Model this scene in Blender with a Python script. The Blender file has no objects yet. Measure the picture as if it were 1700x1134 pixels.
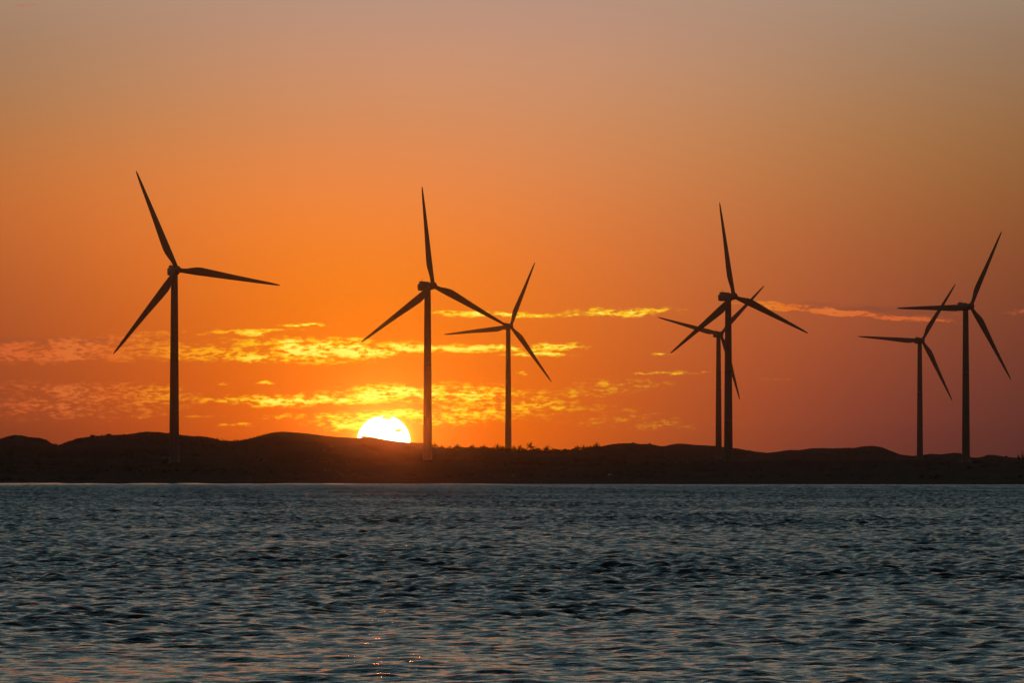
import bpy, bmesh, math, random
import numpy as np
from mathutils import Vector, Matrix

R = math.radians
S = bpy.context.scene
COL = S.collection
F = 9444.0                      # focal length in photo pixels (200 mm on a 36 mm sensor, 1700 px wide)
CAM_H = 3.0                     # eye height above the water
HORIZON = 789.0                 # photo row of the horizon
PITCH = math.atan((HORIZON - 567.0) / F)

# ------------------------------------------------------------------ camera
cam = bpy.data.cameras.new('camera')
cam.lens = 200.0
cam.sensor_width = 36.0
cam.clip_start = 0.5
cam.clip_end = 40000.0
camo = bpy.data.objects.new('camera', cam)
camo.location = (0, 0, CAM_H)
camo.rotation_euler = (math.pi / 2 + PITCH, 0, 0)
COL.objects.link(camo)
S.camera = camo

S.view_settings.view_transform = 'Standard'
S.view_settings.look = 'None'
S.view_settings.exposure = 0.0
S.view_settings.gamma = 1.0
S.render.engine = 'CYCLES'
S.cycles.use_denoising = True
S.cycles.max_bounces = 6
S.cycles.glossy_bounces = 3
S.cycles.diffuse_bounces = 2
S.cycles.volume_bounces = 1
S.cycles.caustics_reflective = False
S.cycles.caustics_refractive = False


def direction(px, py):
    """unit direction of a photo pixel"""
    x = (px - 850.0) / F
    z = (567.0 - py) / F
    v = Vector((x, 1.0, z))
    v.rotate(Matrix.Rotation(PITCH, 3, 'X'))
    return v.normalized()


def azel(px, py):
    d = direction(px, py)
    return math.atan2(d.x, d.y), math.asin(d.z)


def at(px, py, dist):
    """world point at forward distance dist"""
    d = direction(px, py)
    k = dist / d.y
    return Vector((d.x * k, dist, CAM_H + d.z * k))


# ------------------------------------------------------------------ sky
SUN_AZ, SUN_EL = azel(637, 734)
SUN_STRENGTH = 0.0105
W = bpy.data.worlds.new('World')
S.world = W
W.use_nodes = True
nt = W.node_tree
nt.nodes.clear()
N, L = nt.nodes, nt.links


def lin(c):
    return tuple(((v / 255.0) / 12.92 if v <= 10 else ((v / 255.0 + 0.055) / 1.055) ** 2.4) for v in c)


def val(sock, v):
    if isinstance(v, (int, float)):
        sock.default_value = v
    elif isinstance(v, (tuple, list)):
        sock.default_value = v if len(v) == len(sock.default_value) else tuple(v) + (1.0,)
    else:
        sock.id_data.links.new(v, sock)


def m(op, a, b=None, c=None, clamp=False, tree=None):
    n = (tree or nt).nodes.new('ShaderNodeMath')
    n.operation = op
    n.use_clamp = clamp
    for i, v in enumerate((a, b, c)):
        if v is not None:
            val(n.inputs[i], v)
    return n.outputs[0]


def vm(op, a, b=None, scale=None):
    n = N.new('ShaderNodeVectorMath')
    n.operation = op
    val(n.inputs[0], a)
    if b is not None:
        val(n.inputs[1], b)
    if scale is not None:
        val(n.inputs['Scale'], scale)
    return n.outputs['Value'] if op in ('DOT_PRODUCT', 'LENGTH', 'DISTANCE') else n.outputs['Vector']


def smooth(x, a, b, lo=0.0, hi=1.0):
    n = N.new('ShaderNodeMapRange')
    n.interpolation_type = 'SMOOTHSTEP'
    for i, v in enumerate((x, a, b, lo, hi)):
        val(n.inputs[i], v)
    return n.outputs[0]


def ramp(fac, stops, interp='B_SPLINE'):
    n = N.new('ShaderNodeValToRGB')
    cr = n.color_ramp
    cr.interpolation = interp
    while len(cr.elements) < len(stops):
        cr.elements.new(0.5)
    for e, (p, c) in zip(cr.elements, stops):
        e.position = p
        e.color = tuple(c) + (1.0,)
    val(n.inputs[0], fac)
    return n.outputs[0]


def mixc(fac, a, b, mode='MIX'):
    n = N.new('ShaderNodeMix')
    n.data_type = 'RGBA'
    n.blend_type = mode
    val(n.inputs[0], fac)
    val(n.inputs[6], a)
    val(n.inputs[7], b)
    return n.outputs[2]


tc = N.new('ShaderNodeTexCoord')
sep = N.new('ShaderNodeSeparateXYZ')
L.new(tc.outputs['Generated'], sep.inputs[0])
AZ = m('MULTIPLY', m('ARCTAN2', sep.outputs[0], sep.outputs[1]), F)        # bearing, small-angle units
EL = m('MULTIPLY', m('ARCSINE', sep.outputs[2]), F)                        # elevation, same units


def pos2(px, py):
    a, e = azel(px, py)
    return a * F, e * F


cmb = N.new('ShaderNodeCombineXYZ')
L.new(AZ, cmb.inputs[0])
L.new(EL, cmb.inputs[1])
P = cmb.outputs[0]

# evening band low in the west: colour against elevation for nine bearings
ROWS = (0, 100, 200, 300, 400, 500, 600, 700, 745)
BAND = {
    50: ((168, 134, 108), (170, 130, 97), (183, 124, 76), (203, 116, 57), (197, 104, 50), (178, 90, 45), (168, 79, 40), (140, 65, 38), (118, 57, 37)),
    330: ((180, 140, 118), (193, 140, 105), (205, 135, 82), (228, 130, 62), (235, 123, 44), (225, 109, 32), (214, 93, 24), (196, 77, 25), (184, 72, 26)),
    610: ((188, 148, 128), (207, 148, 112), (218, 142, 92), (243, 138, 68), (253, 136, 38), (255, 133, 4), (255, 124, 0), (255, 115, 0), (255, 108, 0)),
    890: ((188, 145, 128), (203, 148, 115), (212, 142, 95), (225, 135, 78), (233, 125, 54), (231, 116, 36), (226, 106, 22), (226, 98, 10), (215, 95, 18)),
    1170: ((180, 143, 122), (188, 142, 112), (195, 135, 90), (200, 125, 72), (198, 110, 60), (192, 100, 52), (182, 86, 45), (160, 75, 42), (150, 70, 42)),
    1450: ((162, 135, 113), (168, 130, 100), (172, 120, 75), (175, 110, 63), (170, 95, 54), (164, 83, 51), (150, 72, 49), (126, 60, 49), (112, 54, 47)),
    1700: ((150, 126, 105), (150, 118, 90), (152, 107, 68), (143, 94, 52), (136, 77, 43), (119, 64, 44), (102, 56, 46), (87, 48, 43), (80, 45, 40)),
}
BAND[-240] = tuple(tuple(v * 0.86 for v in c) for c in BAND[50])
BAND[1980] = tuple(tuple(v * 0.85 for v in c) for c in BAND[1700])
fac_el = m('DIVIDE', EL, 800.0, clamp=True)
num = None
den = None
for cx in sorted(BAND):
    stops = [((HORIZON - y) / 800.0, lin(c)) for y, c in zip(ROWS, BAND[cx])][::-1]
    col = ramp(fac_el, stops)
    d = m('DIVIDE', m('SUBTRACT', AZ, pos2(cx, 600)[0]), 190.0)
    w = m('EXPONENT', m('MULTIPLY', m('MULTIPLY', d, d), -0.5))
    t = vm('SCALE', col, scale=w)
    num = t if num is None else vm('ADD', num, t)
    den = w if den is None else m('ADD', den, w)
band = vm('SCALE', num, scale=m('DIVIDE', 1.0, m('ADD', den, 1e-6)))

# above the evening band the western sky turns to a dull blue grey
high = ramp(m('DIVIDE', EL, 6600.0, clamp=True), [(0.0, (0.45, 0.29, 0.22)), (0.11, (0.45, 0.30, 0.22)), (0.14, (0.44, 0.34, 0.22)), (0.19, (0.34, 0.30, 0.22)), (0.26, (0.20, 0.235, 0.22)),
                                                   (0.375, (0.11, 0.17, 0.195)), (0.62, (0.07, 0.118, 0.138)), (1.0, (0.045, 0.078, 0.094))], 'LINEAR')
band = mixc(smooth(EL, 700.0, 1000.0), band, high)

# soft glow round the sun
sun_p = pos2(637, 734)
dsun = vm('DISTANCE', P, (sun_p[0], sun_p[1], 0.0))
glow = m('EXPONENT', m('MULTIPLY', dsun, -1 / 70.0))
band = vm('ADD', band, vm('SCALE', (0.04, 0.03, 0.0), scale=glow))
rim = m('EXPONENT', m('MULTIPLY', m('MAXIMUM', m('SUBTRACT', dsun, 44.0), 0.0), -1 / 6.0))
band = vm('ADD', band, vm('SCALE', (0.3, 0.30, 0.03), scale=rim))


# clouds far beyond the dunes, stretched by perspective into streaks
def noise(vec, scale, detail, rough, off=0.0):
    n = N.new('ShaderNodeTexNoise')
    n.noise_dimensions = '3D'
    n.inputs['Scale'].default_value = scale
    n.inputs['Detail'].default_value = detail
    n.inputs['Roughness'].default_value = rough
    v = vm('MULTIPLY', vec, (1 / 26.0, 1 / 8.5, 1.0))
    v = vm('ADD', v, (off, off * 1.7, off * 0.3))
    L.new(v, n.inputs['Vector'])
    return n


wn = noise(P, 0.55, 3, 0.55, 3.1)
warp = vm('MULTIPLY', vm('SUBTRACT', wn.outputs['Color'], (0.5, 0.5, 0.5)), (60.0, 16.0, 0.0))
PW = vm('ADD', P, warp)
# centre x, y, half width, half height, strength, tilt (rise per unit to the right)
CLOUDS = (
    (120, 582, 190, 17, 0.95, 0.02), (30, 590, 110, 11, 0.65, 0.0), (205, 562, 90, 9, 0.55, 0.0), (330, 588, 90, 10, 1.0, 0.0),
    (410, 594, 70, 7, 1.0, -0.05), (470, 573, 80, 12, 0.8, -0.06), (545, 581, 90, 16, 1.5, 0.0), (620, 583, 80, 9, 1.4, 0.08),
    (690, 578, 80, 7, 1.3, 0.02), (790, 579, 90, 5, 1.25, 0.03), (905, 576, 60, 6, 1.3, 0.02), (890, 589, 60, 4, 1.0, 0.0),
    (408, 552, 50, 4, 1.0, -0.05), (508, 540, 42, 3.5, 1.3, 0.0), (440, 549, 60, 3, 0.8, 0.03), (290, 553, 160, 3, 0.45, 0.01),
    (815, 521, 105, 3.5, 1.2, -0.02), (945, 524, 12, 2.2, 0.9, 0.0), (1035, 518, 80, 6.5, 1.25, 0.02), (1310, 508, 50, 4, 1.3, -0.08),
    (1405, 520, 125, 3.6, 2.4, -0.085), (1690, 518, 30, 4, 0.6, 0.02), (1560, 524, 60, 2.5, 0.35, 0.0),
    (640, 652, 75, 13, 1.25, 0.0), (560, 666, 60, 7, 1.1, 0.0), (470, 665, 85, 9, 1.25, 0.0), (375, 664, 60, 5, 0.8, 0.0),
    (700, 655, 80, 14, 0.95, 0.0), (785, 655, 80, 17, 0.82, 0.0), (780, 685, 90, 18, 0.62, 0.0), (890, 672, 80, 22, 0.45, 0.0),
    (170, 650, 130, 16, 0.62, 0.0), (110, 675, 190, 26, 0.52, 0.0), (255, 655, 60, 18, 0.7, 0.0), (30, 640, 90, 8, 0.4, 0.0), (230, 690, 60, 8, 0.4, 0.0),
    (530, 692, 70, 4, 0.75, 0.0), (590, 703, 60, 8, 1.15, 0.0), (470, 691, 40, 3, 0.7, 0.0), (390, 706, 40, 3, 0.6, 0.0),
    (560, 716, 35, 5, 0.5, 0.0), (650, 688, 80, 8, 1.0, 0.0), (740, 700, 60, 8, 0.7, 0.0), (440, 637, 20, 2.5, 0.8, 0.0), (370, 638, 14, 2, 0.6, 0.0),
    (340, 692, 40, 2.5, 0.5, 0.0), (1108, 588, 20, 2.5, 0.8, 0.03), (1105, 619, 60, 3, 0.7, 0.03), (1040, 640, 80, 14, 0.4, 0.0),
    (1010, 690, 130, 26, 0.29, 0.0), (960, 655, 70, 14, 0.32, 0.0), (960, 637, 40, 3, 0.5, 0.0), (868, 621, 6, 2.5, 0.9, 0.0), (1290, 629, 50, 2, 0.4, 0.0), (1470, 609, 24, 2.5, 0.4, 0.0),
    (50, 8, 40, 3, 0.45, 0.0), (38, 20, 26, 2, 0.3, 0.0), (1100, 705, 90, 12, 0.3, 0.0),
)
wsum = None
for (cx, cy, rx, ry, s, tilt) in CLOUDS:
    a, e = pos2(cx, cy)
    dv = vm('SUBTRACT', PW, (a, e, 0.0))
    if tilt:
        sx = N.new('ShaderNodeVectorMath')
        sx.operation = 'DOT_PRODUCT'
        L.new(dv, sx.inputs[0])
        sx.inputs[1].default_value = (-tilt / ry, 1.0 / ry, 0)
        ex = N.new('ShaderNodeVectorMath')
        ex.operation = 'DOT_PRODUCT'
        L.new(dv, ex.inputs[0])
        ex.inputs[1].default_value = (1.0 / rx, 0, 0)
        q = m('ADD', m('MULTIPLY', sx.outputs['Value'], sx.outputs['Value']), m('MULTIPLY', ex.outputs['Value'], ex.outputs['Value']))
    else:
        sv = vm('MULTIPLY', dv, (1.0 / rx, 1.0 / ry, 0.0))
        q = vm('DOT_PRODUCT', sv, sv)
    g = m('MULTIPLY', m('EXPONENT', m('MULTIPLY', q, -0.8)), s)
    wsum = g if wsum is None else m('MAXIMUM', wsum, m('MULTIPLY_ADD', m('MINIMUM', wsum, g), 0.25, m('MAXIMUM', wsum, g)))
fine = m('MULTIPLY_ADD', noise(P, 1.9, 6, 0.66, 11.0).outputs['Fac'], 0.6, m('MULTIPLY', noise(P, 0.62, 4, 0.6, 5.0).outputs['Fac'], 0.4))
rag = smooth(fine, 0.37, 0.66)
dens = m('MULTIPLY', wsum, m('MULTIPLY_ADD', rag, 1.35, 0.10))
cl = smooth(dens, 0.15, 0.80)
lit = pos2(760, 640)
dlit = vm('DISTANCE', P, (lit[0], lit[1], 0.0))
crow = ramp(m('DIVIDE', dlit, 1100.0, clamp=True), [
    (0.0, (1.08, 0.72, 0.02)), (0.10, (1.08, 0.70, 0.02)), (0.31, (1.08, 0.62, 0.01)), (0.42, (1.02, 0.36, 0.012)),
    (0.52, (0.78, 0.16, 0.022)), (0.57, (0.78, 0.18, 0.036)), (0.65, (0.74, 0.14, 0.030)), (1.0, (0.36, 0.11, 0.05))], 'LINEAR')
core = smooth(dens, 0.62, 1.3)
crow = mixc(m('MULTIPLY', core, smooth(dlit, 420.0, 300.0)), crow, (1.3, 1.06, 0.16))
band = mixc(m('MULTIPLY', cl, 0.9), band, crow)

# dull violet tops of the cloud on the right and thin grey layers on the left
shade = None
for (cx, cy, rx, ry, s) in ((1440, 513, 95, 5, 0.75), (1540, 519, 60, 4, 0.6), (90, 566, 130, 5, 0.4), (1350, 505, 40, 3, 0.4)):
    a, e = pos2(cx, cy)
    sv = vm('MULTIPLY', vm('SUBTRACT', PW, (a, e, 0.0)), (1.0 / rx, 1.0 / ry, 0.0))
    g = m('MULTIPLY', m('EXPONENT', m('MULTIPLY', vm('DOT_PRODUCT', sv, sv), -0.9)), s)
    shade = g if shade is None else m('MAXIMUM', shade, g)
band = mixc(m('MULTIPLY', shade, m('SUBTRACT', 1.0, cl)), band, lin((132, 72, 54)))

# the sun's disc with two shreds of cloud in front of it
disc = smooth(dsun, 44.6, 43.2)
bite = None
for (cx, cy, rx, ry) in ((643, 692.5, 9, 4.5), (662, 715, 8, 2.6), (625, 690.5, 9, 2.6), (607, 726, 10, 2)):
    a, e = pos2(cx, cy)
    pw = vm('ADD', P, vm('MULTIPLY', vm('SUBTRACT', noise(P, 3.0, 3, 0.6, cx * 0.1).outputs['Color'], (0.5, 0.5, 0.5)), (12.0, 7.0, 0.0)))
    sv = vm('MULTIPLY', vm('SUBTRACT', pw, (a, e, 0.0)), (1.0 / rx, 1.0 / ry, 0.0))
    g = m('EXPONENT', m('MULTIPLY', vm('DOT_PRODUCT', sv, sv), -1.0))
    bite = g if bite is None else m('MAXIMUM', bite, g)
bite = smooth(bite, 0.25, 0.55)
disc = m('MULTIPLY', disc, m('SUBTRACT', 1.0, m('MULTIPLY', bite, 0.985)))
band = vm('ADD', band, vm('SCALE', (7.0, 5.5, 3.2), scale=disc))

sky = N.new('ShaderNodeTexSky')
sky.sky_type = 'NISHITA'
sky.sun_disc = False
sky.sun_elevation = R(0.4)
sky.sun_rotation = SUN_AZ
sky.altitude = 0.0
bg_dome = N.new('ShaderNodeBackground')
L.new(sky.outputs[0], bg_dome.inputs[0])
bg_dome.inputs[1].default_value = 0.05
bg_band = N.new('ShaderNodeBackground')
L.new(band, bg_band.inputs[0])
bg_band.inputs[1].default_value = 1.0
west = m('MULTIPLY', smooth(EL, 4500.0, 7500.0, 1.0, 0.0), smooth(m('ABSOLUTE', m('SUBTRACT', AZ, -200.0)), 5500.0, 11500.0, 1.0, 0.0))
mx = N.new('ShaderNodeMixShader')
L.new(west, mx.inputs[0])
L.new(bg_dome.outputs[0], mx.inputs[1])
L.new(bg_band.outputs[0], mx.inputs[2])
wo = N.new('ShaderNodeOutputWorld')
L.new(mx.outputs[0], wo.inputs['Surface'])
W.cycles.sampling_method = 'MANUAL'
W.cycles.sample_map_resolution = 2048

# ------------------------------------------------------------------ sun lamp
sl = bpy.data.lights.new('sun', 'SUN')
sl.energy = SUN_STRENGTH
sl.angle = R(0.53)
sl.color = (1.0, 0.14, 0.002)
so = bpy.data.objects.new('sun', sl)
sd = Vector((math.sin(SUN_AZ) * math.cos(SUN_EL), math.cos(SUN_AZ) * math.cos(SUN_EL), math.sin(SUN_EL)))
so.rotation_euler = (-sd).to_track_quat('-Z', 'Y').to_euler()
so.location = (0, 0, 140)
COL.objects.link(so)


# ------------------------------------------------------------------ helpers
def tag(o, label=None, cat=None, group=None, kind=None):
    if label:
        o['label'] = label
    if cat:
        o['category'] = cat
    if group:
        o['group'] = group
    if kind:
        o['kind'] = kind
    return o


def empty(name, loc, rz=0.0):
    o = bpy.data.objects.new(name, None)
    o.empty_display_size = 2
    o.location = loc
    o.rotation_euler = (0, 0, rz)
    COL.objects.link(o)
    return o


def link(name, me, mat, parent=None, loc=(0, 0, 0), rot=(0, 0, 0)):
    o = bpy.data.objects.new(name, me)
    if mat and not me.materials:
        me.materials.append(mat)
    COL.objects.link(o)
    if parent:
        o.parent = parent
    o.location = loc
    o.rotation_euler = rot
    return o


def bm_mesh(name, bm, smooth_shade=True):
    bmesh.ops.recalc_face_normals(bm, faces=bm.faces)
    me = bpy.data.meshes.new(name)
    bm.to_mesh(me)
    bm.free()
    if smooth_shade:
        me.polygons.foreach_set('use_smooth', [True] * len(me.polygons))
    return me


def grid_mesh(name, V, nr, nc, smooth_shade=True):
    """V: (nr*nc,3) array; quads between neighbours"""
    me = bpy.data.meshes.new(name)
    i = np.arange((nr - 1) * (nc - 1))
    r, c = i // (nc - 1), i % (nc - 1)
    a = r * nc + c
    q = np.stack([a, a + 1, a + nc + 1, a + nc], 1).astype(np.int32)
    me.vertices.add(len(V))
    me.vertices.foreach_set('co', V.astype(np.float32).ravel())
    me.loops.add(q.size)
    me.loops.foreach_set('vertex_index', q.ravel())
    me.polygons.add(len(q))
    me.polygons.foreach_set('loop_start', (np.arange(len(q)) * 4).astype(np.int32))
    me.polygons.foreach_set('loop_total', np.full(len(q), 4, np.int32))
    me.update(calc_edges=True)
    if smooth_shade:
        me.polygons.foreach_set('use_smooth', np.ones(len(q), bool))
    return me


def tri_mesh(name, verts, faces):
    me = bpy.data.meshes.new(name)
    me.from_pydata(verts, [], faces)
    me.update()
    return me


def principled(name, color, rough=0.6, spec=0.3):
    mt = bpy.data.materials.new(name)
    mt.use_nodes = True
    b = mt.node_tree.nodes['Principled BSDF']
    b.inputs['Base Color'].default_value = tuple(color) + (1.0,)
    b.inputs['Roughness'].default_value = rough
    b.inputs['Specular IOR Level'].default_value = spec
    return mt, mt.node_tree, b


def varied(name, c1, c2, scale, rough=0.7, spec=0.2, detail=4.0, bump=0.0, vec='Object', stretch=(1, 1, 1)):
    mt, t, b = principled(name, c1, rough, spec)
    tco = t.nodes.new('ShaderNodeTexCoord')
    mp = t.nodes.new('ShaderNodeMapping')
    mp.inputs['Scale'].default_value = stretch
    nz = t.nodes.new('ShaderNodeTexNoise')
    nz.inputs['Scale'].default_value = scale
    nz.inputs['Detail'].default_value = detail
    rp = t.nodes.new('ShaderNodeValToRGB')
    rp.color_ramp.elements[0].position = 0.35
    rp.color_ramp.elements[1].position = 0.66
    rp.color_ramp.elements[0].color = tuple(c1) + (1,)
    rp.color_ramp.elements[1].color = tuple(c2) + (1,)
    t.links.new(tco.outputs[vec], mp.inputs[0])
    t.links.new(mp.outputs[0], nz.inputs['Vector'])
    t.links.new(nz.outputs['Fac'], rp.inputs[0])
    t.links.new(rp.outputs[0], b.inputs['Base Color'])
    if bump:
        bp = t.nodes.new('ShaderNodeBump')
        bp.inputs['Distance'].default_value = bump
        t.links.new(nz.outputs['Fac'], bp.inputs['Height'])
        t.links.new(bp.outputs[0], b.inputs['Normal'])
    return mt


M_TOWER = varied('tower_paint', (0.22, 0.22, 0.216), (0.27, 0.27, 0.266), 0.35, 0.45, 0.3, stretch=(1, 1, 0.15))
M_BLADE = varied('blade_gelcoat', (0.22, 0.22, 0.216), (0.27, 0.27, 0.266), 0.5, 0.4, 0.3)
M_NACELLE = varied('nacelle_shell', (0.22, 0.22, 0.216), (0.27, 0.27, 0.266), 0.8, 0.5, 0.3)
M_METAL = varied('dark_metal', (0.08, 0.08, 0.08), (0.13, 0.13, 0.12), 3.0, 0.5, 0.4)
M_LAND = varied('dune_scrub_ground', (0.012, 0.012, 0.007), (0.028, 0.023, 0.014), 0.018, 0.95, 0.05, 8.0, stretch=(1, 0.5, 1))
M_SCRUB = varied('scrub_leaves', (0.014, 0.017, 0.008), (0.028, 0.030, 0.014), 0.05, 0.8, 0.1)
M_PALM = varied('palm_fronds', (0.035, 0.045, 0.018), (0.06, 0.07, 0.03), 0.4, 0.7, 0.2)
M_TRUNK = varied('palm_trunk', (0.10, 0.08, 0.06), (0.16, 0.13, 0.10), 1.5, 0.9, 0.1)
M_CONC = varied('kiosk_concrete', (0.30, 0.29, 0.27), (0.40, 0.39, 0.36), 1.0, 0.85, 0.2)
M_KIOSK = varied('kiosk_paint', (0.05, 0.055, 0.05), (0.08, 0.085, 0.075), 1.5, 0.6, 0.3)
M_BOARD = varied('white_board', (0.78, 0.78, 0.76), (0.84, 0.84, 0.82), 2.0, 0.5, 0.3)


# ------------------------------------------------------------------ land
SIL = [(-1200, 735), (-800, 722), (-500, 733), (-250, 724), (-120, 734), (0, 729.4), (12, 725.5), (24.7, 722.6), (36, 723.5), (46, 726), (67, 728), (77, 731), (85, 736.5),
       (93.5, 740), (102, 739), (113, 733.7), (134, 728), (150, 726), (157, 724.6), (166, 724.4), (180, 723.2), (190, 723), (212, 722), (229, 719), (243.6, 717.4),
       (262, 718.2), (279, 720), (300, 723), (318, 725), (335, 725.3), (353, 728), (367, 732), (388, 733), (406, 731), (423.6, 726.6), (448, 720), (459, 718.2), (469.5, 717.6),
       (494, 719), (512, 720.6), (536.5, 723.8), (558, 726), (580, 727.4), (600, 728), (606, 726.8), (620.6, 727), (638, 730.6), (656, 733.4), (673.5, 735), (702, 736), (716, 741.5),
       (726, 745.2), (745, 747), (762, 746.2), (797, 746), (818, 747), (850, 749), (885, 750.6), (903, 751), (924, 750.6), (956, 748.8), (973.5, 747), (991, 743.6), (1009, 739.4),
       (1026.5, 737), (1051, 736.4), (1079.5, 738), (1092, 740.6), (1100.6, 741.5), (1108, 740.2), (1115, 738.4), (1125, 736.9), (1138, 737.3), (1153, 739), (1188, 741), (1223.5, 745), (1252, 750),
       (1273, 752.4), (1294, 750), (1312, 747.4), (1326, 747.8), (1347, 744.8), (1365, 744.4), (1382, 745), (1407, 744), (1417.6, 744.4), (1432, 741.6), (1449, 740.6),
       (1463.5, 743), (1481, 750), (1495, 755.5), (1513, 758.4), (1530.6, 756), (1545, 754), (1562, 755), (1583.5, 752.2), (1594, 752.9), (1612, 760), (1626, 760.5),
       (1640, 755.6), (1650.6, 756), (1672, 759.4), (1693, 761), (1720, 761), (1800, 748), (1950, 756), (2200, 735), (2600, 745), (2900, 735)]
SX = np.array([s[0] for s in SIL], float)
SY = np.array([s[1] for s in SIL], float)


def sil(px):
    return np.interp(px, SX, SY)


def ridge_dist(px):
    return np.interp(px, [600, 720, 1000, 1130], [3000, 3350, 3350, 4250])


def shore_dist(px):
    s = np.interp(px, [-1200, 0, 250, 600, 1000, 1300, 1700, 2900], [1700, 1735, 1830, 1905, 1840, 1800, 1800, 1780])
    return s + 9 * np.sin(px / 97.0) + 6 * np.sin(px / 41.0 + 1.3)


def fbm(x, y, seed, n=26, lo=8.0, hi=160.0, power=1.0):
    rg = np.random.RandomState(seed)
    out = np.zeros_like(x)
    tot = 0
    for lam in np.geomspace(lo, hi, n):
        th = rg.uniform(0, math.pi)
        ph = rg.uniform(0, 6.283)
        a = lam ** power
        k = 6.283 / lam
        out += a * np.sin(k * (math.cos(th) * x + math.sin(th) * y) + ph)
        tot += a * a
    return out / math.sqrt(tot / 2)


PADS = []                       # level turbine pads: x, y, z


def land_z(x, y):
    x = np.asarray(x, float)
    y = np.asarray(y, float)
    px = 850 + F * x / np.maximum(y, 1.0)
    ys = shore_dist(px)
    u = np.maximum(y - ys, -30)
    zb = np.where(u < 15, 0.12 + 0.55 * u / 15, np.where(u < 120, 0.67 + 1.6 * (u - 15) / 105, 0))
    far = np.interp(y, [1950, 2300, 2400, 2700, 2950, 3600, 9000], [2.4, 7.0, 7.7, 7.4, 9.2, 12.0, 12.0])
    t = np.clip((u - 90) / 200, 0, 1)
    t = t * t * (3 - 2 * t)
    zb = np.where(u < 120, zb, 2.27) * (1 - t) + far * t
    dr = ridge_dist(px)
    zc = CAM_H + (HORIZON - sil(px)) * dr / F
    d = (y - dr)
    f = np.where(d < 0, np.exp(-(d / 330.0) ** 2), np.exp(-(d / 260.0) ** 2))
    rough = fbm(x, y, 5, lo=10, hi=260)
    nz = rough * (0.16 + 0.55 * np.clip((u - 100) / 400, 0, 1)) * (1 - np.exp(-(d / 160.0) ** 2))
    nz += 0.07 * fbm(x, y, 8, n=14, lo=6, hi=22) * np.clip(u / 100, 0, 1)
    z = zb + (zc - zb) * f + nz * np.clip(u / 40, 0, 1)
    for (qx, qy, qz) in PADS:
        g = np.exp(-(((x - qx) / 30.0) ** 2 + ((y - qy) / 45.0) ** 2))
        z = z * (1 - g) + qz * g
    return z


# tower px, base row, rotor-centre row, distance, yaw, blade phase
TURBINES = [
    (289.2, 768, 448.3, 2389, 13, -22.2, 'large wind turbine standing alone on the dunes beside a small kiosk, one blade nearly level'),
    (709.8, 775, 474.3, 2559, 29, -5.0, 'large wind turbine standing closest to the setting sun, one blade pointing almost straight up'),
    (843.8, 754, 541.6, 3648, 18, 22.8, 'small far wind turbine rising behind the palm row, touched by a larger turbine\'s blade tip'),
    (1209.2, 777, 491.9, 2689, 32, -7.6, 'large wind turbine whose tower half covers a smaller far turbine beside it'),
    (1193.0, 763, 554.6, 3738, 19.5, 44.0, 'small far wind turbine half hidden behind the tower of a larger one'),
    (1527.2, 768, 565.0, 3771, 19.5, 33.0, 'small far wind turbine, its raised blade crossing the level blade of a larger one'),
    (1603.6, 768, 508.6, 2957, 33, 28.0, 'large wind turbine with one level blade, bushy flats at its foot, small turbine beside it'),
]
BASES = []
for (tx, by, hy, D, yaw, ph, lab) in TURBINES:
    b = at(tx, by, D)
    PADS.append((b.x, b.y, b.z))
    BASES.append(b)

cols = np.concatenate([np.linspace(-4200, -300, 60)[:-1], np.arange(-300, 2001, 1.6), np.linspace(2001, 5600, 60)[1:]])
rowt = np.concatenate([np.linspace(0, 120, 40)[:-1], np.linspace(120, 1000, 130)[:-1], np.linspace(1000, 2700, 240)[:-1], np.linspace(2700, 4400, 14)])
PXg, Ug = np.meshgrid(cols, rowt)
Yg = shore_dist(PXg) + Ug
Xg = (PXg - 850) / F * Yg
Zg = land_z(Xg, Yg)
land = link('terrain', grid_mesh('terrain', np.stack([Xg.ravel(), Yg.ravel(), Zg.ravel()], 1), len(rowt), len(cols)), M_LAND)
tag(land, kind='structure')

# wet sand along the water's edge, sloping up away from the sea
M_SAND, t_, b_ = principled('wet_sand', (0.32, 0.20, 0.08), 0.22, 0.28)
tcn = t_.nodes.new('ShaderNodeTexCoord')
nz_ = t_.nodes.new('ShaderNodeTexNoise')
nz_.inputs['Scale'].default_value = 0.12
nz_.inputs['Detail'].default_value = 5
mr_ = t_.nodes.new('ShaderNodeMapRange')
mr_.inputs[1].default_value = 0.35
mr_.inputs[2].default_value = 0.65
mr_.inputs[3].default_value = 0.10
mr_.inputs[4].default_value = 0.32
t_.links.new(tcn.outputs['Object'], nz_.inputs['Vector'])
t_.links.new(nz_.outputs['Fac'], mr_.inputs[0])
t_.links.new(mr_.outputs[0], b_.inputs['Roughness'])
bc = np.arange(-900, 1080, 3.0)
br = np.linspace(0, 1, 8)
BP, BU = np.meshgrid(bc, br)
bw = np.interp(BP, [-900, 0, 260, 520, 800, 1050, 1255], [28, 26, 14, 10, 5, 1.5, 0.6]) * (1 + 0.25 * np.sin(BP / 37.0) + 0.2 * np.sin(BP / 13.0 + 2))
yb = shore_dist(BP) - 14 + BU * bw
zbch = -0.02 + BU * bw * 0.022
xb = (BP - 850) / F * yb
beach = link('beach', grid_mesh('beach', np.stack([xb.ravel(), yb.ravel(), zbch.ravel()], 1), len(br), len(bc)), M_SAND)
tag(beach, kind='structure')

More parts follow.
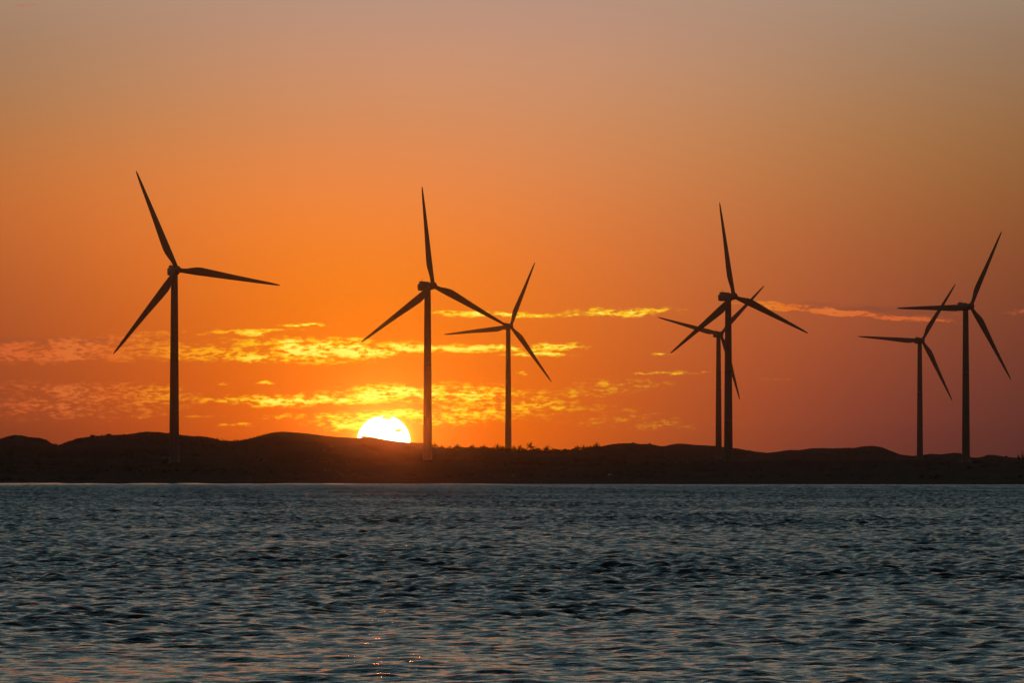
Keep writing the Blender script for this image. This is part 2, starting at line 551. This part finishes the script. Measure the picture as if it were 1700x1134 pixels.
# ------------------------------------------------------------------ water
rg = np.random.RandomState(21)
r_near = np.concatenate([np.array([1.5, 4, 9, 16, 25, 36, 48, 58])])
rr = [66.0]
while rr[-1] < 1990:
    d = rr[-1]
    rr.append(d + (0.11 + 0.00046 * max(0, d - 66)))
rows = np.concatenate([r_near, np.array(rr), np.array([2100, 2600, 3600, 5000, 6200])])
fine_a = np.linspace(-R(5.75), R(5.75), 440)
co_a = np.concatenate([np.linspace(R(5.75), R(12), 32)[1:], np.linspace(R(12), R(60), 24)[1:], np.linspace(R(60), R(180), 14)[1:]])
angs = np.concatenate([-co_a[::-1], fine_a, co_a])
AA, RR = np.meshgrid(angs, rows)
x0 = (np.sin(AA) * RR).astype(np.float32)
y0 = (np.cos(AA) * RR).astype(np.float32)
zz = np.zeros_like(x0)
dx = np.zeros_like(x0)
dy = np.zeros_like(x0)
drow = np.gradient(rows)[:, None]
NW = 80
lams = np.geomspace(0.14, 2.1, NW) * rg.uniform(0.95, 1.05, NW)
dense = (np.abs(AA) < R(12)).astype(np.float32)
# where the finest ripples are too far off to be modelled the remaining waves keep the same overall steepness
kept = np.zeros(len(rows))
for lam in lams:
    kept += np.clip((lam / drow[:, 0] - 1.1) / 0.9, 0, 1) ** 2
gain = np.clip(np.sqrt(NW / np.maximum(kept, 1.0)), 1.0, 1.9)[:, None].astype(np.float32)
for lam in lams:
    th = rg.normal(0, R(30)) + R(6)
    k = 2 * math.pi / lam
    slope = math.sqrt(2 * 0.064 / NW)
    if lam > 1.6:
        slope *= 0.85
    a = slope / k
    ph = rg.uniform(0, 6.283)
    kx, ky = k * math.sin(th), k * math.cos(th)
    fade = np.clip((lam / drow - 1.1) / 0.9, 0, 1).astype(np.float32)
    if fade.max() <= 0:
        continue
    arg = (kx * x0 + ky * y0 + ph).astype(np.float32)
    zz += (a * fade) * np.cos(arg)
    sn = (a * 0.9 * fade) * np.sin(arg)
    dx -= math.sin(th) * sn
    dy -= math.cos(th) * sn
# gusts: patches of rougher and calmer water
gust = (1.0 + 0.17 * fbm(x0 * 1.0, y0 * 0.35, 77, n=16, lo=6, hi=70, power=0.5)).astype(np.float32)
gust = np.clip(gust, 0.55, 1.30) * dense * gain
# a calmer lane close to the viewer, widest on the left
gust *= (1.0 - 0.34 * np.exp(-((y0 - 90.0) / 17.0) ** 2) * (0.45 + 0.55 / (1.0 + np.exp((x0 - 0.5) / 1.6)))).astype(np.float32)
Vw = np.stack([(x0 + dx * gust).ravel(), (y0 + dy * gust).ravel(), (zz * gust).ravel()], 1)
M_WATER, t_, b_ = principled('sea_water', (0.008, 0.040, 0.050), 0.06, 0.5)
b_.inputs['IOR'].default_value = 1.333
tcn = t_.nodes.new('ShaderNodeTexCoord')


def wave_noise(sx, sy, detail, rough=0.55):
    mp = t_.nodes.new('ShaderNodeMapping')
    mp.inputs['Scale'].default_value = (sx, sy, 1)
    nz = t_.nodes.new('ShaderNodeTexNoise')
    nz.noise_dimensions = '2D'
    nz.inputs['Scale'].default_value = 1.0
    nz.inputs['Detail'].default_value = detail
    nz.inputs['Roughness'].default_value = rough
    t_.links.new(tcn.outputs['Object'], mp.inputs[0])
    t_.links.new(mp.outputs[0], nz.inputs['Vector'])
    return nz.outputs['Fac']


n1 = wave_noise(2.6, 5.0, 3)
n2 = wave_noise(0.45, 0.8, 3)
b1 = t_.nodes.new('ShaderNodeBump')
b1.inputs['Strength'].default_value = 1.0
b1.inputs['Distance'].default_value = 0.05
t_.links.new(n1, b1.inputs['Height'])
b2 = t_.nodes.new('ShaderNodeBump')
b2.inputs['Distance'].default_value = 0.5
t_.links.new(n2, b2.inputs['Height'])
# the broad swell only matters where it is too far off to be modelled
geo = t_.nodes.new('ShaderNodeVectorMath')
geo.operation = 'LENGTH'
t_.links.new(tcn.outputs['Object'], geo.inputs[0])
mr_ = t_.nodes.new('ShaderNodeMapRange')
mr_.inputs[1].default_value = 150
mr_.inputs[2].default_value = 900
t_.links.new(geo.outputs['Value'], mr_.inputs[0])
t_.links.new(mr_.outputs[0], b2.inputs['Strength'])
# ripples too small and too far to model act as roughness
rr_ = t_.nodes.new('ShaderNodeMapRange')
rr_.inputs[1].default_value = 80
rr_.inputs[2].default_value = 900
rr_.inputs[3].default_value = 0.07
rr_.inputs[4].default_value = 0.24
t_.links.new(geo.outputs['Value'], rr_.inputs[0])
t_.links.new(rr_.outputs[0], b_.inputs['Roughness'])
t_.links.new(b2.outputs[0], b1.inputs['Normal'])
t_.links.new(b1.outputs[0], b_.inputs['Normal'])
water = link('water', grid_mesh('water', Vw, len(rows), len(angs)), M_WATER)
tag(water, kind='structure')


# ------------------------------------------------------------------ wind turbines
def ring_loft(bm, rings, cap=True):
    prev = None
    first = None
    for ring in rings:
        vs = [bm.verts.new(p) for p in ring]
        if prev:
            n = len(vs)
            for i in range(n):
                bm.faces.new((prev[i], prev[(i + 1) % n], vs[(i + 1) % n], vs[i]))
        else:
            first = vs
        prev = vs
    if cap:
        bm.faces.new(first[::-1])
        bm.faces.new(prev)


BLADE_R = 45.0
SPAN = [(0.022, 1.9, 1.9, 0.95), (0.05, 1.9, 1.88, 0.95), (0.085, 2.1, 1.7, 0.98), (0.13, 2.75, 1.3, 1.02), (0.18, 3.35, 1.0, 1.04), (0.22, 3.5, 0.85, 1.02),
        (0.30, 3.25, 0.68, 0.95), (0.40, 2.85, 0.55, 0.88), (0.50, 2.45, 0.44, 0.80), (0.62, 2.02, 0.34, 0.69), (0.75, 1.6, 0.25, 0.56),
        (0.85, 1.27, 0.18, 0.45), (0.92, 1.0, 0.13, 0.36), (0.965, 0.72, 0.09, 0.28), (0.99, 0.42, 0.05, 0.17), (1.0, 0.14, 0.03, 0.06)]


def blade_mesh():
    bm = bmesh.new()
    rings = []
    for (f, c, th, le) in SPAN:
        r = f * BLADE_R
        tw = R(13.0 * (1 - f) ** 2 + 3.0)
        round_ = max(0.0, min(1.0, (0.16 - f) / 0.09))
        pts = []
        for i in range(20):
            a = 2 * math.pi * i / 20
            ux = 0.5 * (1 + math.cos(a))            # 1 at the leading edge, 0 at the trailing edge
            half = 0.5 * math.sqrt(max(0.0, 4 * ux * (1 - ux)))
            foil = half * (0.25 + 0.9 * ux)
            t = (half * round_ + foil * (1 - round_)) * th
            y = t if math.sin(a) >= 0 else -t
            x = le - c * (1 - ux)
            X = x * math.cos(tw) - y * math.sin(tw)
            Y = x * math.sin(tw) + y * math.cos(tw)
            pts.append((X, Y + 0.6 * f * f, r))
        rings.append(pts)
    ring_loft(bm, rings)
    return bm_mesh('blade', bm)


def lathe(name, profile, seg=40, axis='Z'):
    bm = bmesh.new()
    rings = []
    for (rad, h) in profile:
        rings.append([((rad * math.cos(2 * math.pi * i / seg), rad * math.sin(2 * math.pi * i / seg), h) if axis == 'Z'
                       else (rad * math.cos(2 * math.pi * i / seg), h, rad * math.sin(2 * math.pi * i / seg))) for i in range(seg)])
    ring_loft(bm, rings)
    return bm_mesh(name, bm)


def box_bm(bm, x0, x1, y0, y1, z0, z1):
    vs = [bm.verts.new((x, y, z)) for z in (z0, z1) for (x, y) in ((x0, y0), (x1, y0), (x1, y1), (x0, y1))]
    for f in ((0, 3, 2, 1), (4, 5, 6, 7), (0, 1, 5, 4), (1, 2, 6, 5), (2, 3, 7, 6), (3, 0, 4, 7)):
        bm.faces.new([vs[i] for i in f])


def box_mesh(name, b, bevel=0.0, seg=2):
    bm = bmesh.new()
    box_bm(bm, *b)
    if bevel:
        bmesh.ops.bevel(bm, geom=bm.edges[:], offset=bevel, segments=seg, affect='EDGES')
    return bm_mesh(name, bm, False)


def nacelle_mesh():
    # rounded-rectangle sections from the rotor end (-Y) to the tail (+Y)
    bm = bmesh.new()
    rings = []
    for (y, w, zt, zb) in ((-3.1, 1.35, 1.25, -1.35), (-2.7, 1.6, 1.5, -1.6), (-1.5, 1.75, 1.72, -1.75), (1.0, 1.8, 1.85, -1.78), (4.5, 1.8, 1.85, -1.66),
                           (6.1, 1.72, 1.78, -1.5), (6.7, 1.5, 1.55, -1.25), (6.9, 1.2, 1.2, -0.95)):
        pts = []
        for i in range(28):
            a = 2 * math.pi * i / 28
            ca, sa = math.cos(a), math.sin(a)
            e = 0.36
            cx = math.copysign(abs(ca) ** e, ca) * w
            hz = (zt - zb) / 2
            cz = math.copysign(abs(sa) ** e, sa) * hz + (zt + zb) / 2
            pts.append((cx, y, cz))
        rings.append(pts)
    ring_loft(bm, rings)
    return bm_mesh('nacelle', bm)


ME_BLADE = blade_mesh()
ME_NAC = nacelle_mesh()
ME_HUB = lathe('hub', [(0.05, -2.35), (0.55, -2.25), (1.05, -1.9), (1.45, -1.3), (1.68, -0.5), (1.72, 0.3), (1.62, 1.0), (1.35, 1.5), (1.3, 1.75)], 32, 'Y')
ME_COOL = box_mesh('cooler_box', (-1.15, 1.15, 3.9, 6.0, 1.84, 2.65), 0.12)
ME_HATCH = box_mesh('roof_hatch', (-0.8, 0.8, 0.1, 2.0, 1.84, 2.2), 0.1)
ME_MAST = lathe('mast', [(0.05, 0), (0.045, 1.5), (0.03, 1.52)], 8)
ME_BEACON = lathe('beacon', [(0.16, 0.0), (0.16, 0.22), (0.12, 0.34), (0.03, 0.38)], 14)


def tower_mesh(h):
    prof = []
    rb, rt = 2.1, 1.42
    for i in range(31):
        f = i / 30.0
        prof.append((rb + (rt - rb) * (f ** 1.15), h * f))
    out = [(2.55, -1.2), (2.55, 0.18), (2.1, 0.2)] + prof[1:]
    # flange rings at the section joints
    for fr in (0.27, 0.58):
        rad = rb + (rt - rb) * (fr ** 1.15)
        out += [(rad, h * fr - 0.13), (rad + 0.05, h * fr - 0.12), (rad + 0.05, h * fr + 0.12), (rad, h * fr + 0.13)]
    body = sorted(out[3:], key=lambda p: p[1])
    return lathe('tower', out[:3] + body, 48)


for (tx, by, hy, D, yaw, ph, lab), base in zip(TURBINES, BASES):
    a_view = math.atan2(base.x, base.y)
    gz = float(land_z(np.array([base.x]), np.array([base.y]))[0])
    hubz = at(tx, hy + 0.6, D - 4.5).z
    H = hubz - gz
    rz = R(yaw) - a_view
    t = empty('wind_turbine', (base.x, base.y, gz), rz)
    tag(t, lab, 'wind turbine', 'wind turbines on the dunes')
    link('tower', tower_mesh(H - 1.6), M_TOWER, t)
    nac = link('nacelle', ME_NAC, M_NACELLE, t, (0, 0, H), (R(-3.0), 0, 0))
    link('cooler_box', ME_COOL, M_NACELLE, nac)
    link('roof_hatch', ME_HATCH, M_NACELLE, nac)
    link('mast', ME_MAST, M_METAL, nac, (0.5, 5.0, 2.6))
    link('mast', ME_MAST, M_METAL, nac, (-0.5, 5.0, 2.6))
    link('beacon', ME_BEACON, M_METAL, nac, (0, 5.5, 2.64))
    tilt = Matrix.Rotation(R(-3.0), 4, 'X')
    hub = link('hub', ME_HUB, M_NACELLE, t)
    hub.matrix_local = Matrix.Translation((0, 0, H)) @ tilt @ Matrix.Translation((0, -4.85, 0))
    for k in range(3):
        bl = link('blade', ME_BLADE, M_BLADE, t)
        bl.matrix_local = Matrix.Translation((0, 0, H)) @ tilt @ Matrix.Translation((0, -4.85, 0)) @ Matrix.Rotation(R(ph + 120 * k), 4, 'Y')


# ------------------------------------------------------------------ plants
def strip(verts, faces, p0, d, length, width, droop, seg=4, up=Vector((0, 0, 1)), fold=0.0):
    """a tapering leaf that bends down along its length; returns points of its midrib"""
    side = d.cross(up)
    if side.length < 1e-3:
        side = Vector((1, 0, 0))
    side.normalize()
    mid = []
    p = p0.copy()
    dd = d.normalized()
    i0 = len(verts)
    for s in range(seg + 1):
        f = s / seg
        w = width * (0.35 + 1.3 * f * (1 - f) * 2) * (1 - f * 0.75)
        verts.append(p + side * w)
        verts.append(p - side * w)
        mid.append((p.copy(), dd.copy()))
        p = p + dd * (length / seg)
        dd = (dd + Vector((0, 0, -droop / seg))).normalized()
    for s in range(seg):
        a = i0 + 2 * s
        faces.append((a, a + 1, a + 3, a + 2))
    return mid, side


def palm(x, y, top_z, name_label, seed, size=1.0, group='palms along the low ridge'):
    rnd = random.Random(seed)
    gz = float(land_z(np.array([x]), np.array([y]))[0]) - 0.1
    crown_r = 2.3 * size
    h = max(1.6, top_z - gz - crown_r * 0.62)
    t = empty('palm_tree', (x, y, gz))
    tag(t, name_label, 'palm tree', group)
    bm = bmesh.new()
    rings = []
    bx, byy = rnd.uniform(-0.5, 0.5), rnd.uniform(-0.5, 0.5)
    for i in range(9):
        f = i / 8
        rad = 0.24 - 0.09 * f + (0.06 if i == 0 else 0)
        ox, oy = bx * f * f, byy * f * f
        rings.append([(ox + rad * math.cos(a * math.pi / 4), oy + rad * math.sin(a * math.pi / 4), h * f) for a in range(8)])
    ring_loft(bm, rings)
    link('trunk', bm_mesh('trunk', bm), M_TRUNK, t)
    V, Fc = [], []
    c = Vector((bx, byy, h - 0.05))
    n = rnd.randint(34, 40)
    for i in range(n):
        az = i * 2.39996 + rnd.uniform(-0.3, 0.3)
        el = R(rnd.choice((78, 60, 45, 30, 12, -8)) + rnd.uniform(-9, 9))
        d = Vector((math.cos(az) * math.cos(el), math.sin(az) * math.cos(el), math.sin(el)))
        ln = crown_r * rnd.uniform(0.85, 1.15)
        mid, side = strip(V, Fc, c, d, ln, 0.15 * size, rnd.uniform(0.8, 1.5), 6)
        for j, (p, dd) in enumerate(mid[1:], 1):
            for q in (0.0, 0.5):
                pp = p - dd * q * ln / 6
                for s in (-1, 1):
                    ld = (side * s + dd * 0.7 + Vector((0, 0, -0.35))).normalized()
                    strip(V, Fc, pp, ld, 0.62 * size * (1 - 0.08 * j), 0.20 * size, 0.6, 2)
    link('crown', tri_mesh('crown', V, Fc), M_PALM, t)
    return t


def leaf_ball(V, Fc, c, rx, ry, rz, n, leaf, rnd):
    for i in range(n):
        while True:
            p = Vector((rnd.uniform(-1, 1), rnd.uniform(-1, 1), rnd.uniform(-0.2, 1)))
            if p.length < 1.0:
                break
        p = p * (0.6 + 0.4 * rnd.random()) if p.length < 0.5 else p
        q = Vector((c[0] + p.x * rx, c[1] + p.y * ry, c[2] + p.z * rz))
        d = Vector((rnd.gauss(0, 1), rnd.gauss(0, 1), rnd.gauss(0.2, 0.8))).normalized()
        e = d.cross(Vector((rnd.gauss(0, 1), rnd.gauss(0, 1), rnd.gauss(0, 1)))).normalized()
        s = leaf * rnd.uniform(0.6, 1.3)
        i0 = len(V)
        V.extend((q - d * s, q + e * s * 0.45, q + d * s, q - e * s * 0.45))
        Fc.append((i0, i0 + 1, i0 + 2, i0 + 3))


def shrub(px, top, dist, wid_px, label, seed, group=None, drop=0.0, name='shrub'):
    rnd = random.Random(seed)
    x = (px - 850) / F * dist
    gz = float(land_z(np.array([x]), np.array([dist]))[0])
    topz = at(px, top, dist).z
    h = max(0.9, topz - gz)
    w = wid_px * dist / F / 2
    t = empty(name, (x, dist, gz - 0.05))
    tag(t, label, 'shrub', group)
    V, Fc = [], []
    nb = rnd.randint(4, 6)
    for i in range(nb):
        ox, oy = rnd.uniform(-0.6, 0.6) * w, rnd.uniform(-0.6, 0.6) * w
        hh = h * rnd.uniform(0.6, 1.0) if i else h
        if i == 0:
            ox = oy = 0
        leaf_ball(V, Fc, (ox, oy, hh * 0.30), w * 0.55, w * 0.55, hh * 0.68, 120, 0.20 + 0.05 * w, rnd)
    link('foliage', tri_mesh('foliage', V, Fc), M_SCRUB, t)
    bm = bmesh.new()
    for i in range(4):
        a = rnd.uniform(0, 6.28)
        e = Vector((math.cos(a) * w * 0.4, math.sin(a) * w * 0.4, h * 0.7))
        rings = []
        for f, rad in ((0, 0.09), (0.5, 0.06), (1, 0.02)):
            rings.append([(e.x * f + rad * math.cos(b * 1.047), e.y * f + rad * math.sin(b * 1.047), e.z * f) for b in range(6)])
        ring_loft(bm, rings)
    link('stem', bm_mesh('stem', bm), M_TRUNK, t)
    return t


# px, row of the top, size, label
PALMS = [
    (722.8, 737.6, 0.9, 'palm at the foot of the large tower nearest the sun'),
    (733, 740.6, 0.8, 'low palm, second in the row starting from the tower nearest the sun'),
    (748, 742.2, 0.7, 'stunted low palm just before the bigger palm on a gap in the row'),
    (757.8, 739.0, 1.0, 'bushy palm at the edge of the bare stretch of ridge near the sun'),
    (784, 740.4, 0.8, 'lone palm midway along the bare ridge between the sun and far turbine'),
    (802, 741.0, 0.85, 'leaning palm alone on the bare ridge, nearer the small far turbine'),
    (825.6, 740.0, 0.95, 'palm with wide crown closest to the sunward side of the small far tower'),
    (835.5, 742.0, 0.7, 'low palm tucked against the sunward side of the small far tower'),
    (854.7, 742.2, 0.8, 'palm right after the small far tower, away from the sun'),
    (864, 741.8, 0.8, 'palm between the small far tower\'s neighbour palm and the tallest palm'),
    (879.6, 738.2, 1.3, 'tallest palm of the ridge row, with the broadest round crown'),
    (891.5, 744.2, 0.8, 'small palm standing between the two largest palms of the row'),
    (908, 741.8, 1.15, 'second largest palm of the row, with a thick trunk under full crown'),
    (960, 742.6, 0.9, 'palm near the rise of the ridge, its crown touching a neighbour'),
    (969.5, 742.6, 0.9, 'slim palm at the rise of the ridge beside another of equal height'),
    (989.3, 737.2, 0.95, 'highest placed palm, last of the row where the bare dune begins'),
]
for i, (px, top, sz, lab) in enumerate(PALMS):
    D = float(ridge_dist(px)) + 60 + 30 * math.sin(i * 2.1)
    p = at(px, top - 1.3, D)
    palm(p.x, D, p.z, lab, 100 + i, sz)

RG = 'bushes along the ridge'
SHRUBS = [
    (743.5, 744.0, 8, 'low round bush in the dip between palms nearest the sun', RG),
    (766, 745.2, 12, 'flat bush just past the bushy palm on the bare ridge', RG),
    (846, 745.6, 12, 'bush at the very foot of the small far tower on the ridge', RG),
    (871, 745.0, 9, 'bush filling the gap before the tallest palm', RG),
    (899, 747.0, 10, 'low bush between the small palm and the second largest palm', RG),
    (923, 745.0, 16, 'wide bush following the second largest palm on the ridge', RG),
    (939, 745.4, 11, 'round bush in the middle of the bush chain leading to the dune', RG),
    (951.5, 745.0, 11, 'bush just before the pair of equal palms at the rise', RG),
    (978, 743.6, 10, 'bush right after the pair of equal palms at the rise', RG),
    (983.5, 741.6, 9, 'bush on the slope below the highest placed palm', RG),
    (93.6, 736.8, 5, 'tiny bush down in the notch between the two dunes', None),
    (154.5, 722.0, 9, 'first of two bush knobs on the long dune left of the lone turbine', None),
    (180.5, 720.8, 8, 'second of two bush knobs, the one closer to the lone turbine', None),
    (1051.5, 734.6, 5, 'small bush on top of the smooth dune after the palms', None),
    (1079, 736.6, 6, 'small bush on the far slope of the smooth dune', None),
    (604, 725.6, 8, 'small bush on the crest against the edge of the sun', None),
    (1671, 756.6, 7, 'small bush on the lowest dunes by the spiky plant', None),
]
for i, (px, top, w, lab, g) in enumerate(SHRUBS):
    D = float(ridge_dist(px)) + (12 if g else -4)
    shrub(px, top, D, w, lab, 300 + i, g)
shrub(1232, 771, 2640, 12, 'dark bush on the flats beside the large tower that covers another', 401)
shrub(1622, 764, 2900, 14, 'dark bush on the flats beside the turbine with one level blade', 402)
shrub(272, 763, 2370, 10, 'dark bush beside the small kiosk at the lone turbine', 403)


def spiky(px, top, dist, label, seed, n, spread):
    rnd = random.Random(seed)
    x = (px - 850) / F * dist
    gz = float(land_z(np.array([x]), np.array([dist]))[0])
    h = at(px, top, dist).z - gz
    V, Fc = [], []
    for i in range(n):
        a = i * 2.4
        el = R(90 - spread * (i / n) + rnd.uniform(-8, 8))
        d = Vector((math.cos(a) * math.cos(el), math.sin(a) * math.cos(el), math.sin(el)))
        strip(V, Fc, Vector((math.cos(a) * 0.25, math.sin(a) * 0.25, -0.1)), d, h * rnd.uniform(0.7, 1.08), 0.22, 0.25, 5)
    t = empty('agave', (x, dist, gz))
    tag(t, label, 'plant', 'spiky plants on the lowest dunes')
    link('leaves', tri_mesh('leaves', V, Fc), M_SCRUB, t)


spiky(1697.5, 743.5, 3900, 'tall spiky plant at the end of the lowest dunes, cut by the frame', 51, 16, 55)
spiky(1690.5, 751.0, 3900, 'short spiky plant beside the tall one on the lowest dunes', 52, 14, 60)

# scrub over the whole land: uncountable low tufts
rnd = random.Random(9)
V, Fc = [], []
tx_, ty_ = [], []
for i in range(9000):
    px = rnd.uniform(-60, 1760)
    sh = float(shore_dist(px))
    f = rnd.random() ** 0.8
    dr = float(ridge_dist(px))
    d = sh + 45 + f * (dr - 60 - sh - 45)
    tx_.append((px - 850) / F * d)
    ty_.append(d)
tz_ = land_z(np.array(tx_), np.array(ty_))
clump = fbm(np.array(tx_), np.array(ty_), 33, lo=25, hi=220)
for x, y, z, c in zip(tx_, ty_, tz_, clump):
    if c < -0.3:
        continue
    s = rnd.uniform(0.25, 0.6) * (1.0 + 0.5 * max(0, c))
    leaf_ball(V, Fc, (x, y, z), s * 1.6, s * 1.6, s, 12, 0.3 * s + 0.12, rnd)
for i in range(420):
    px = rnd.uniform(712, 993)
    d = float(ridge_dist(px)) + rnd.uniform(-25, 25)
    x = (px - 850) / F * d
    s = rnd.uniform(0.45, 1.2) if rnd.random() < 0.8 else rnd.uniform(1.2, 2.0)
    z = float(land_z(np.array([x]), np.array([d]))[0])
    leaf_ball(V, Fc, (x, d, z), s * 1.3, s * 1.3, s * rnd.uniform(0.7, 1.3), 26, 0.3 * s + 0.1, rnd)
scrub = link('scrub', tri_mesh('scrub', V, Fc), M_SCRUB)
tag(scrub, 'low dark scrub scattered over the dunes', 'scrub', kind='stuff')

# ------------------------------------------------------------------ small built things
kd = 2378.0
kx = (275.6 - 850) / F * kd
kz = float(land_z(np.array([kx]), np.array([kd]))[0])
k = empty('transformer_kiosk', (kx, kd, kz), R(12))
tag(k, 'small dark transformer kiosk with pale flat roof at a turbine foot', 'kiosk')
link('body', box_mesh('body', (-0.85, 0.85, -1.0, 1.0, -0.3, 1.75), 0.04), M_KIOSK, k)
link('roof', box_mesh('roof', (-1.05, 1.05, -1.2, 1.2, 1.75, 2.3), 0.08), M_CONC, k)
link('door', box_mesh('door', (-0.5, 0.45, -1.035, -1.002, 0.0, 1.6), 0.01), M_METAL, k)

md = 1930.0
mx_ = (1011.5 - 850) / F * md
mz = float(land_z(np.array([mx_]), np.array([md]))[0])
mtop = at(1011, 786.6, md).z
mk = empty('marker_board', (mx_, md, mz))
tag(mk, 'tiny pale twin marker board standing on the dark shore below the bare dune', 'marker')
hh = mtop - mz
bm = bmesh.new()
for xx in (-0.08, 0.62):
    box_bm(bm, xx - 0.04, xx + 0.04, 0.05, 0.13, -0.3, hh)
link('post', bm_mesh('post', bm, False), M_METAL, mk)
link('board', box_mesh('board', (-0.35, 0.15, -0.03, 0.03, hh - 0.62, hh + 0.02), 0.015), M_BOARD, mk, (0, 0, 0), (R(-3), 0, 0))
link('board', box_mesh('board', (0.48, 0.78, -0.03, 0.03, hh - 0.55, hh - 0.02), 0.015), M_BOARD, mk, (0, 0, 0), (R(-3), 0, 0))

# ------------------------------------------------------------------ haze
HAZE_DENSITY = 2.4e-5
hz = box_mesh('haze', (-6900, 6900, -6500, 6700, -2.0, 150.0))
hm = bpy.data.materials.new('haze')
hm.use_nodes = True
ht = hm.node_tree
ht.nodes.clear()
pv = ht.nodes.new('ShaderNodeVolumePrincipled')
pv.inputs['Color'].default_value = (0.98, 0.89, 0.78, 1)
pv.inputs['Density'].default_value = HAZE_DENSITY
pv.inputs['Anisotropy'].default_value = 0.993
ho = ht.nodes.new('ShaderNodeOutputMaterial')
ht.links.new(pv.outputs[0], ho.inputs['Volume'])
haze = link('haze', hz, hm)
tag(haze, 'thin evening haze in the air', 'haze', kind='stuff')
